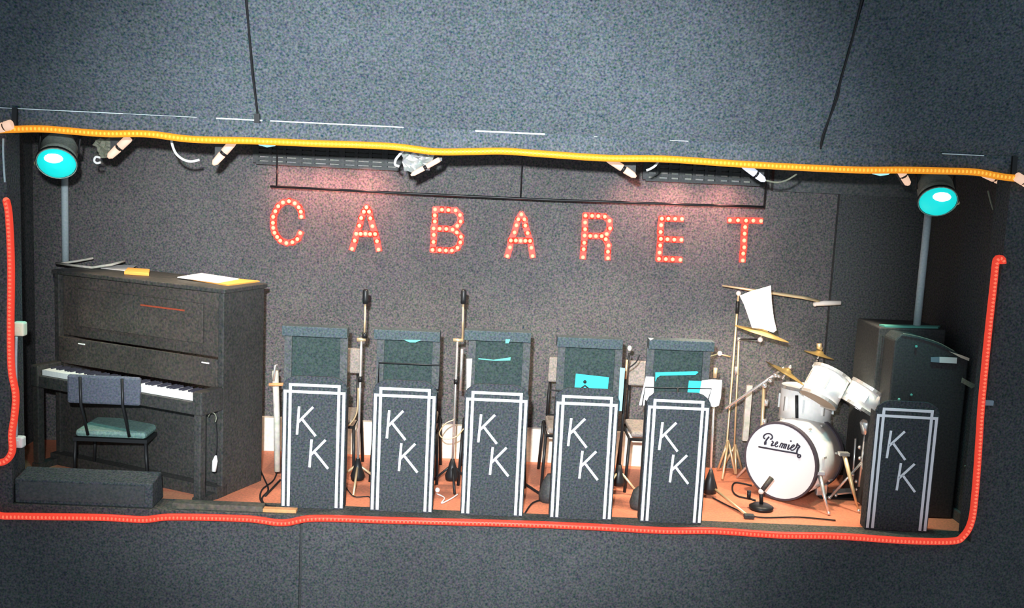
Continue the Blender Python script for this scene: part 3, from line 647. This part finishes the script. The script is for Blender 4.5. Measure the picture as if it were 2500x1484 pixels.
# piano chair
YC = 6.68
bl = P(163, 985, YC); br = P(342, 990, YC); zt = P(250, 918, YC).z; zb = P(250, 988, YC).z
cx = (bl.x+br.x)/2; w = br.x-bl.x; zs = P(262, 1052, YC+.05).z
o = thing('piano_chair', 'black framed chair with slate blue backrest in front of the piano', 'chair', (cx, YC+.2, 0))
MB().box((bl.x, YC, zb), (br.x, YC+.035, zt)).build('backrest', 'chairblue', o, bevel=.016)
MB().box((bl.x+.03, YC+.05, zs-.05), (br.x+.02, YC+.42, zs)).build('seat', 'seatlit', o, bevel=.022)
for f in (.19, .76):
    xx = bl.x+w*f; MB().tube([(xx, YC-.008, zt-.01), (xx+.005, YC-.01, zb), (xx+.03, YC+.04, zs-.03)], .010, 8).build('back_post', 'blackmetal', o)
MB().box((bl.x+.02, YC+.045, zs-.075), (br.x+.03, YC+.43, zs-.051)).build('seat_frame', 'blackmetal', o)
for xx in (bl.x+.03, br.x+.015):
    for yy in (YC+.06, YC+.41): MB().tube([(xx, yy, zs-.07), (xx+(.015 if xx > cx else -.015), yy, .0)], .011, 8).build('leg', 'blackmetal', o)

# low black box, boards at the stage edge
a_, b_ = P(20, 1165, 6.40), P(375, 1168, 6.40)
o = thing('floor_monitor', 'low black carpeted box on the stage edge in front of the piano', 'speaker', ((a_.x+b_.x)/2, 6.45, 0))
MB().prism([(a_.x+.05, 6.38, .005), (a_.x+.05, 6.38, .165), (a_.x+.05, 6.56, .195), (a_.x+.05, 6.60, .005)], (b_.x-a_.x-.05, 0, 0)).build('cabinet', 'panel', o, bevel=.008)
MB().box((a_.x+.08, 6.376, .03), (b_.x-.05, 6.380, .15)).build('grille', 'black', o)
q0, q1 = Zp(418, 1246), Zp(640, 1254)
tag(MB().box((q0.x, 6.39, .004), (q1.x, 6.47, .042)).build('plank', 'plank', None, ((q0.x+q1.x)/2, 6.43, .004), .003), 'dark grey board lying along the stage edge by the piano', 'board')
q0, q1 = Zp(640, 1242), Zp(728, 1246)
tag(MB().box((q0.x+.012, 6.395, .004), (q1.x, 6.45, .026)).build('plank', 'pine', None, ((q0.x+q1.x)/2, 6.43, .004), .003), 'short orange lit board of light wood in front of the first bandstand', 'board')  # orange light on the pale wood is part of this colour

# pale tube with orange clamp between piano and first bandstand
o = thing('folded_stand', 'pale folded stand with an orange clamp beside the piano', 'stand', P(676, 1022, 7.0)-V((0, 0, P(676, 1022, 7.0).z)))
MB().tube([P(677, 1150, 7.0), P(676, 1020, 7.0), P(672, 905, 7.0)], .022, 10).build('tube', 'palegrey', o)
MB().tube([P(668, 930, 6.97), P(672, 892, 6.97), P(678, 890, 6.98)], .008, 8).build('rod', 'chrome', o)
MB().tube([P(657, 939, 6.96), P(692, 938, 6.96)], .012, 8).build('clamp', 'pine', o)

# white lead hanging on the piano side
o = thing('white_plug_lead', 'small white plug hanging on a thin dark lead at the side of the piano', 'cable', P(525, 1140, 6.55))
MB().tube(smoothpath([P(509, 1016, 6.60), P(514, 1008, 6.585), P(523, 1009, 6.58), P(528, 1019, 6.575), P(526, 1030, 6.57)]), .0035, 6).build('loop', 'khaki', o)
MB().tube(smoothpath([P(526, 1030, 6.57), P(529, 1070, 6.56), P(527, 1110, 6.55)]), .003, 6).build('lead', 'darkcable', o)
MB().tube([P(527, 1112, 6.55), P(525, 1125, 6.55), P(522, 1150, 6.55)], [.006, .018, .015], 10).build('plug', 'ivory', o)

# ================================================================== CABLES on the floor
def cable(label, pix, r=.006, m='darkcable', z=.008):
    pts = smoothpath([Zp(x, y, z) for x, y in pix], 6)
    return tag(MB().tube(pts, r, 6).build('cable', m, None, pts[0]), label, 'cable')
cable('black cable curling on the floor between the piano and the first bandstand', [(628,1130),(645,1168),(655,1195),(640,1215),(648,1232),(672,1236)])
cable('black cable crossing to the first bandstand from behind', [(680,1140),(668,1172),(640,1195),(636,1220),(650,1233)])
cable('straight black lead on the floor left of the first bandstand', [(684,1172),(648,1210)], .008)
cable('black cable looping on the orange floor left of the bass drum', [(1835,1185),(1795,1178),(1788,1195),(1800,1210),(1830,1217)])
cable('black cable running along the orange floor in front of the drums', [(1740,1215),(1790,1240),(1850,1262),(1950,1262),(2040,1270)], .005)
cable('black cable on the floor between the third and fourth bandstands', [(1282,1252),(1300,1228),(1330,1218)], .006)
cable('thick black lead slanting on the floor between the third and fourth bandstands', [(1280,1180),(1310,1200),(1336,1216)], .010)
cable('thin black cable by the stand between the first and second bandstands', [(845,1190),(865,1212),(900,1212),(905,1225)], .004)
cable('pale cable tangle between the second and third bandstands', [(1066,1205),(1085,1215),(1078,1228),(1100,1218),(1118,1206)], .005, 'cable')
tag(MB().ball(Zp(1068, 1196, .02), .018, 10, 6).build('mug', 'micblob', None, Zp(1068, 1196, .0)), 'small white round knob on the floor between second and third bandstands', 'knob')
bx = Zp(1350, 1225); tag(MB().lathe([(0, 0), (.07, 0), (.075, .05), (.05, .14), (.02, .19), (0, .19)], (Zp(1340, 1222).x, Zp(1340, 1222).y, .001), (0, 0, 1), 16).build('stand_base', 'black', None, Zp(1340, 1222)), 'black cone shaped stand base at the left of the fourth bandstand', 'stand base')
tag(MB().lathe([(0, 0), (.06, 0), (.07, .04), (.05, .12), (.02, .15), (0, .15)], (Zp(1560, 1240).x, Zp(1560, 1240).y, .001), (0, 0, 1), 16).build('stand_base', 'black', None, Zp(1560, 1240)), 'black rounded stand base at the left of the fifth bandstand', 'stand base')

# ================================================================== LAMPS
def par(label, lx, ly, base, aimx, poletop, polelabel, baseparts):
    Y = 6.62; c = P(lx, ly, Y); ax = V((aimx, -1.0, -.80)).normalized()
    o = thing('stage_lamp', label, 'stage lamp', c, 'stage lamps with cyan lenses')
    r = .118
    MB().lathe([(r+.004, 0), (r+.008, -.02), (r*.98, -.03), (r*.95, -.16), (r*.6, -.27), (.03, -.30), (0, -.30), (0, -.29), (r*.58, -.26), (r*.9, -.15), (r, -.03), (r, 0), (r+.004, 0)], c, ax, 28).build('can', 'canbody', o)
    MB().lathe([(r-.002, -.02), (r+.010, -.02), (r+.010, -.006), (r-.002, -.006), (r-.002, -.02)], c, ax, 28, False).build('rim', 'blackmetal', o)
    MB().lathe([(0, .052), (r*.45, .044), (r*.8, .022), (r-.004, -.004), (r-.004, -.010), (0, -.010)], c, ax, 28).build('lens', 'lens', o)
    x = ax.cross(V((1, 0, 0))).normalized(); x = -x if x.z < 0 else x
    MB().ball(c+ax*.012+x*r*.48, .050, 12, 8, (1.25, 1, .7)).build('bulb', 'bulb', o)
    s = V((1, 0, 0))
    for k in (-1, 1): MB().tube([c-ax*.12+s*k*(r+.008), c-ax*.12+s*k*(r+.012)+V((0, .06, .22))], .008, 6).build('yoke', 'blackmetal', o)
    MB().ball(c+s*(-1 if lx < 1000 else 1)*(r+.012)-ax*.0, .014, 8, 6).build('knob', 'gold', o)
    spot('cyan_beam', c+ax*.075, V((c.x*.93, 6.75, 0)), 40, (.25, 1.0, .92), 60, .7, .06)
    b, zb = base
    p = thing('lamp_pole', polelabel, 'pole', b)
    MB().tube([b+V((0, 0, .008)), V((b.x, b.y, 2.42))], .026, 12).build('pole', 'pipe', p)
    baseparts(p, b)
    return o
lpb = Zp(160, 641, zl); 
def basel(p, b):
    f = lambda x, y: Zp(x, y, zl+.012)
    MB().tube([f(137, 643), f(225, 653), P(272, 646, 7.5), P(303, 637, 7.6)], .010, 6).build('foot', 'palegrey', p)
    MB().tube([f(150, 643), P(190, 637, 7.66), P(228, 630, 7.70)], .009, 6).build('foot', 'palegrey', p)
par('cyan glowing stage lamp above the piano', 138, 400, (lpb, zl), .25, 0, 'pale grey pole standing on the piano lid under the left lamp', basel)
zc2 = 1.30
def baser(p, b):
    pts = [Zp(x, y, zc2) for x, y in ((2146,795),(2160,799),(2290,802),(2296,799))]
    MB().prism(pts, (0, 0, .012)).build('base_plate', 'teal', p)  # green light on the cabinet's top edge, painted as a teal plate
par('cyan glowing stage lamp above the right side of the stage', 2290, 493, (Zp(2238, 798, zc2), zc2), -.18, 0, 'pale grey pole standing on the dark cabinet under the right lamp', baser)

def flood(label, ends, band=.45, r=.026, m='flood', body=True, beam=None, Y=6.66):
    a_, b_ = P(*ends[0], Y), P(*ends[1], Y); d = b_-a_
    o = thing('flood_lamp', label, 'stage lamp', a_, 'small flood lamps behind the top beam')
    MB().tube([a_, a_+d*.08, a_+d*(band-.05)], [r*.9, r, r]).build('lit_body', m, o)
    MB().tube([a_+d*(band-.05), a_+d*(band+.05)], r*.75).build('collar', 'blackmetal', o)
    MB().tube([a_+d*(band+.05), a_+d*.9, b_], [r, r*.85, r*.35]).build('lit_body', m, o)
    up = a_ if a_.z > b_.z else b_
    MB().bar(up+V((0, .03, -.01)), V((up.x, up.y+.04, 2.5)), .03, .02).build('bracket', 'blackmetal', o)
    if body: MB().prism([a_+V((0, .04, 0)), b_+V((0, .04, 0)), b_+V((0, .04, .13)), a_+V((0, .04, .13))], (0, .08, 0)).build('housing', 'black', o)
    if beam: spot('flood_beam', (a_+b_)/2+V((0, .16, -.05)), beam[0], beam[1], beam[2], beam[3], .6, .05)
    return o
WARM = (1.0, .80, .58)
flood('small flood lamp behind the beam beside the cyan lamp over the piano', ((316,336),(264,385)), .5, .027, 'flood', beam=((-2.45, 7.05, .9), 80, WARM, 70))
flood('small flood lamp behind the beam at the end of the curved white cable', ((570,346),(520,402)), .5, .026, 'flood', beam=((-1.5, 7.3, 0), 85, WARM, 80))
flood('slim bare flood lamp in front of the crumpled foil', ((1073,389),(1003,428)), .5, .017, 'flood', body=False, beam=((-.3, 7.35, 0), 100, WARM, 85), Y=6.56)
flood('small flood lamp hanging at the left end of the right grille', ((1485,388),(1553,432)), .55, .024, 'flood', beam=((.9, 7.35, 0), 100, WARM, 85))
flood('bluish white flood lamp blade at the right end of the right grille', ((1815,402),(1868,442)), .6, .024, 'floodw', beam=((1.9, 7.2, .4), 210, WARM, 72))
flood('small orange lit lamp behind the beam left of the right cyan lamp', ((2195,410),(2219,452)), .5, .026, 'flood', beam=((2.1, 7.15, .5), 150, WARM, 62))
flood('orange lit lamp under the beam right of the right cyan lamp', ((2400,421),(2455,446)), .55, .030, 'flood', body=False)
flood('orange lit lamp glowing at the far left end of the beam', ((30,303),(-10,316)), .5, .030, 'flood', body=False, Y=6.30)
flood('orange lit lamp at the far right end of the beam', ((2480,430),(2520,455)), .5, .030, 'flood', body=False, Y=6.30)
for (x, y), l in (((652, 348), 'pale cyan lamp disc peeking under the beam at the left grille'), ((2150, 418), 'pale cyan lamp disc peeking under the beam left of the orange lit lamp')):
    c = P(x, y, 6.6); o = thing('downlight', l, 'stage lamp', c, 'pale lamp discs under the beam')
    MB().lathe([(0, -.03), (.05, -.02), (.066, 0), (0, .001)], c, (0, 0, 1), 20).build('lens', 'paledisc', o)
    MB().lathe([(.068, 0), (.07, 0), (.07, .12), (0, .13), (0, .125), (.066, .11)], c, (0, 0, 1), 20).build('can', 'black', o)
# red gelled floods lighting the back wall
for x, y, pw in ((700, 445, 10), (800, 448, 17), (900, 455, 21), (1540, 478, 8), (1640, 484, 16), (1760, 490, 15)):
    c = P(x, y, YB); spot('red_beam', V((c.x, 7.60, 2.185)), V((c.x, YB, 1.97)), pw, (1.0, .36, .30), 130, 1.0, .02)

# ================================================================== GRILLES, HANGING BAR, ODDS UNDER THE BEAM
def grille(label, p0, p1, hgt, ncol=10):
    Y = 7.70; a_, b_ = P(*p0, Y), P(*p1, Y); z1 = max(a_.z, b_.z); z0 = z1-hgt; x0, x1 = a_.x, b_.x
    z1 += .06
    o = thing('vent_grille', label, 'grille', ((x0+x1)/2, Y, z0), 'black slatted grilles')
    MB().box((x0, Y+.03, z0), (x1, Y+.05, z1)).build('back_panel', 'slit', o)
    w = (x1-x0)/ncol
    vm = hm = None
    for k in range(ncol+1):
        big = k in (0, 3, 6, 9, ncol)
        MB().box((x0+k*w-(.022 if big else .012), Y-.005, z0), (x0+k*w+(.022 if big else .012), Y+.029, z1)).build('bar', 'black', o)
    nr = int(round((z1-z0)/.032))
    for k in range(nr+1):
        z = z0+(z1-z0)*k/nr; MB().box((x0, Y, z-.011), (x1, Y+.028, z+.011)).build('slat', 'black', o)
    return o
grille('long black slatted grille under the beam above the letters C and A', (625, 362), (975, 372), .125)
grille('long black slatted grille under the beam above the letters R and E', (1578, 405), (1872, 414), .115)
hp = [P(660, 455, 7.62), P(950, 470, 7.62), P(1350, 488, 7.62), P(1700, 500, 7.62), P(1866, 505, 7.62)]
o = thing('hanging_bar', 'thin black bar hanging across the back wall above the sign letters', 'bar', hp[2])
MB().tube(hp, .009, 8).build('bar', 'blackmetal', o)
for x, y in ((675, 456), (1865, 505)):
    q = P(x, y, 7.62); MB().tube([q, (q.x, q.y, 2.79)], .006, 6).build('hanger', 'blackmetal', o)
q = P(1270, 484, 7.62); MB().tube([q, (q.x, q.y, 2.79)], .004, 6).build('hanger', 'blackmetal', o)
def wire(label, pix, r, m, Y=6.62, name='cable'):
    pts = smoothpath([P(x, y, Y) for x, y in pix], 6); return tag(MB().tube(pts, r, 8).build(name, m, None, pts[0]), label, 'cable')
wire('white cable hanging in a curve from the beam between two flood lamps', [(418,336),(421,355),(430,375),(447,389),(466,394),(487,390)], .0085, 'cable')
wire('short white cable curving down at the left end of the right grille', [(1608,392),(1600,404),(1588,412),(1578,416)], .008, 'cable')
wire('small white cable coil under the beam above the piano', [(245,385),(234,383),(230,392),(236,398),(246,396)], .0075, 'cable')
wire('white cable loop at the left of the crumpled foil', [(985,366),(975,378),(966,390),(965,402),(975,406)], .0085, 'cable', 6.60)
wire('grey cable drooping from the right grille towards the right', [(1868,440),(1895,445),(1920,440),(1945,425)], .006, 'khaki', 6.70)
wire('thin pale cord hanging at the right end of the stage', [(2412,465),(2418,490),(2425,512)], .006, 'khaki', 6.60)
wire('thin pale conduit running up the left edge of the opening', [(8,338),(8,380),(12,445)], .006, 'pipe', 6.35)
wire('pale conduit between the two white switches at the left edge', [(40,822),(39,900),(41,980),(40,1066)], .008, 'pipe', 6.40)
random.seed(3)
def crumple(label, px0, py0, px1, py1, Y, m):
    n, k = 9, 7; mb = MB(); vs = []
    for j in range(k):
        for i in range(n):
            fx = i/(n-1); fy = j/(k-1); sh = .18*fy*(1-fx)
            p = P(px0+(px1-px0)*(fx*(1-.25*fy)+sh), py0+(py1-py0)*fy*(1-.25*abs(fx-.45)), Y); vs.append(p+V((random.uniform(-.008, .008), random.uniform(-.025, .025), random.uniform(-.008, .008))))
    fs = [(j*n+i, j*n+i+1, (j+1)*n+i+1, (j+1)*n+i) for j in range(k-1) for i in range(n-1)]
    off = V((0, .004, 0)); N = len(vs)
    mb.add(vs+[v+off for v in vs], fs+[tuple(q+N for q in reversed(f)) for f in fs])
    o = mb.build('crumpled_foil', m, None, vs[0]); return tag(o, label, 'foil')
crumple('crumpled silver foil hanging from the beam behind the slim flood lamp', 972, 358, 1070, 425, 6.62, 'foil')
crumple('dull crumpled foil hanging by the first flood lamp', 228, 338, 285, 385, 6.75, 'khaki')

# bracket and cables on the header
o = thing('cable_bracket', 'small black bracket with a cable at the lower left of the header', 'bracket', HD(630, 290)-nrm)
for q0, q1, w_ in (((626,283),(634,283),.0),):
    c = HD(630, 290); MB().box((c.x-.016, c.y-.035, c.z-.025), (c.x+.016, c.y+.0, c.z+.03)).build('clamp', 'blackmetal', o)
def hcable(label, pix):
    off = V((0, -math.cos(R(30)), -math.sin(R(30))))*.006
    pts = [HD(x, y)+off for x, y in pix]; return tag(MB().tube(smoothpath(pts), .0065, 6).build('cable', 'darkcable', None, pts[0]), label, 'cable')
hcable('thin black cable down the header to the bracket, left side', [(601,-20),(607,60),(612,120),(617,180),(624,235),(632,300)])
hcable('thin black cable down the right side of the header', [(2108,-20),(2080,95),(2052,195),(2043,240),(2010,325),(2003,362)])

# ================================================================== LEFT EDGE SWITCHES, RIGHT WING
def switch(label, x0, y0, x1, y1, m, Y=6.42):
    a_, b_ = P(x0, y0, Y), P(x1, y1, Y); o = thing('wall_switch', label, 'switch', ((a_.x+b_.x)/2, Y, b_.z))
    MB().box((a_.x, Y, b_.z), (b_.x, Y+.06, a_.z)).build('cover', m, o, bevel=.012)
    MB().box((a_.x+.02, Y-.008, (a_.z+b_.z)/2-.015), (b_.x-.02, Y, (a_.z+b_.z)/2+.015)).build('rocker', m, o); return o
switch('yellowish white switch box beside the left red rope light, upper of two', 29, 786, 58, 822, 'switch')
switch('white switch box beside the left red rope light, lower of two', 31, 1067, 55, 1095, 'ivory')
c = P(2416, 984, YF-.02); tag(MB().box((c.x-.028, YF-.02, c.z-.017), (c.x+.028, YF-.0005, c.z+.017)).build('socket_box', 'bluegrey', None, c, .004), 'small blue grey box on the wall just right of the right red rope light', 'socket')

# dark cabinet, covered keyboard and bits at the right
x0, x1 = Zp(2146, 797, zc2).x-.01, Zp(2294, 801, zc2).x+.01
o = thing('speaker_cabinet', 'tall black cabinet in the dark right corner carrying the lamp pole', 'cabinet', ((x0+x1)/2, 7.3, 0))
yc0 = Zp(2220, 800, zc2).y
MB().box((x0, yc0-.04, 0), (x1, yc0+.40, zc2)).build('body', 'black', o, bevel=.01)
MB().box((x0+.03, yc0-.05, .08), (x1-.03, yc0-.041, zc2-.06)).build('grille', 'black', o)
o = thing('covered_keyboard', 'dark cloth covered instrument with an arched top right of the lone bandstand', 'instrument', P(2290, 1200, 7.0)-V((0, 0, P(2290, 1200, 7.0).z)))
ar = [P(x, y, 6.84) for x, y in ((2185,830),(2200,815),(2240,820),(2290,836),(2330,856),(2366,880))]
base = [V((ar[-1].x, 6.84, .0)), V((ar[0].x, 6.84, .0))]
MB().prism(ar+base, (0, .20, 0)).build('cover', 'black', o, bevel=.012)
MB().tube(smoothpath([P(x, y, 6.832) for x, y in ((2205,814),(2245,822),(2290,836),(2330,857))]), .003, 6).build('piping', 'khaki', o)
MB().prism([P(x, y, 6.832) for x, y in ((2318,858),(2345,866),(2366,874),(2365,881),(2345,873))], (0, -.006, 0)).build('cream_edge', 'creampaper', o)
MB().prism([P(x, y, 6.832) for x, y in ((2293,871),(2336,873),(2335,887),(2293,885))], (0, -.004, 0)).build('white_label', 'paper', o)
MB().prism([P(x, y, 6.832) for x, y in ((2272,872),(2293,871),(2293,885),(2272,883))], (0, -.004, 0)).build('blue_label', 'bluegrey', o)
for i_, (x, y) in enumerate(((2237, 846), (2195, 975), (2225, 964))):
    MB().ball(P(x, y, 6.83), .010, 8, 6).build('stud', 'teal', o)
q = [P(x, y, 6.72) for x, y in ((2350,922),(2364,930),(2386,941),(2372,948),(2348,934))]
tag(MB().prism(q, (0, .008, 0)).build('khaki_cloth', 'khaki', None, q[3]), 'folded khaki cloth patch near the right red rope light', 'cloth')
q = P(2358, 1140, 6.72); o = thing('cable_hook', 'small pale hook on the right side wall', 'hook', q)
MB().tube(smoothpath([P(2354,1138,6.72), P(2364,1138,6.72), P(2372,1146,6.72), P(2372,1155,6.72)]), .007, 6).build('hook', 'khaki', o)
q = P(2150, 848, 7.1); wire('short pale lead hanging above the tilted drum at the right', [(2153,840),(2150,850),(2147,860)], .004, 'khaki', 7.1)

for o in bpy.data.objects:
    if '_org' in o: del o['_org']
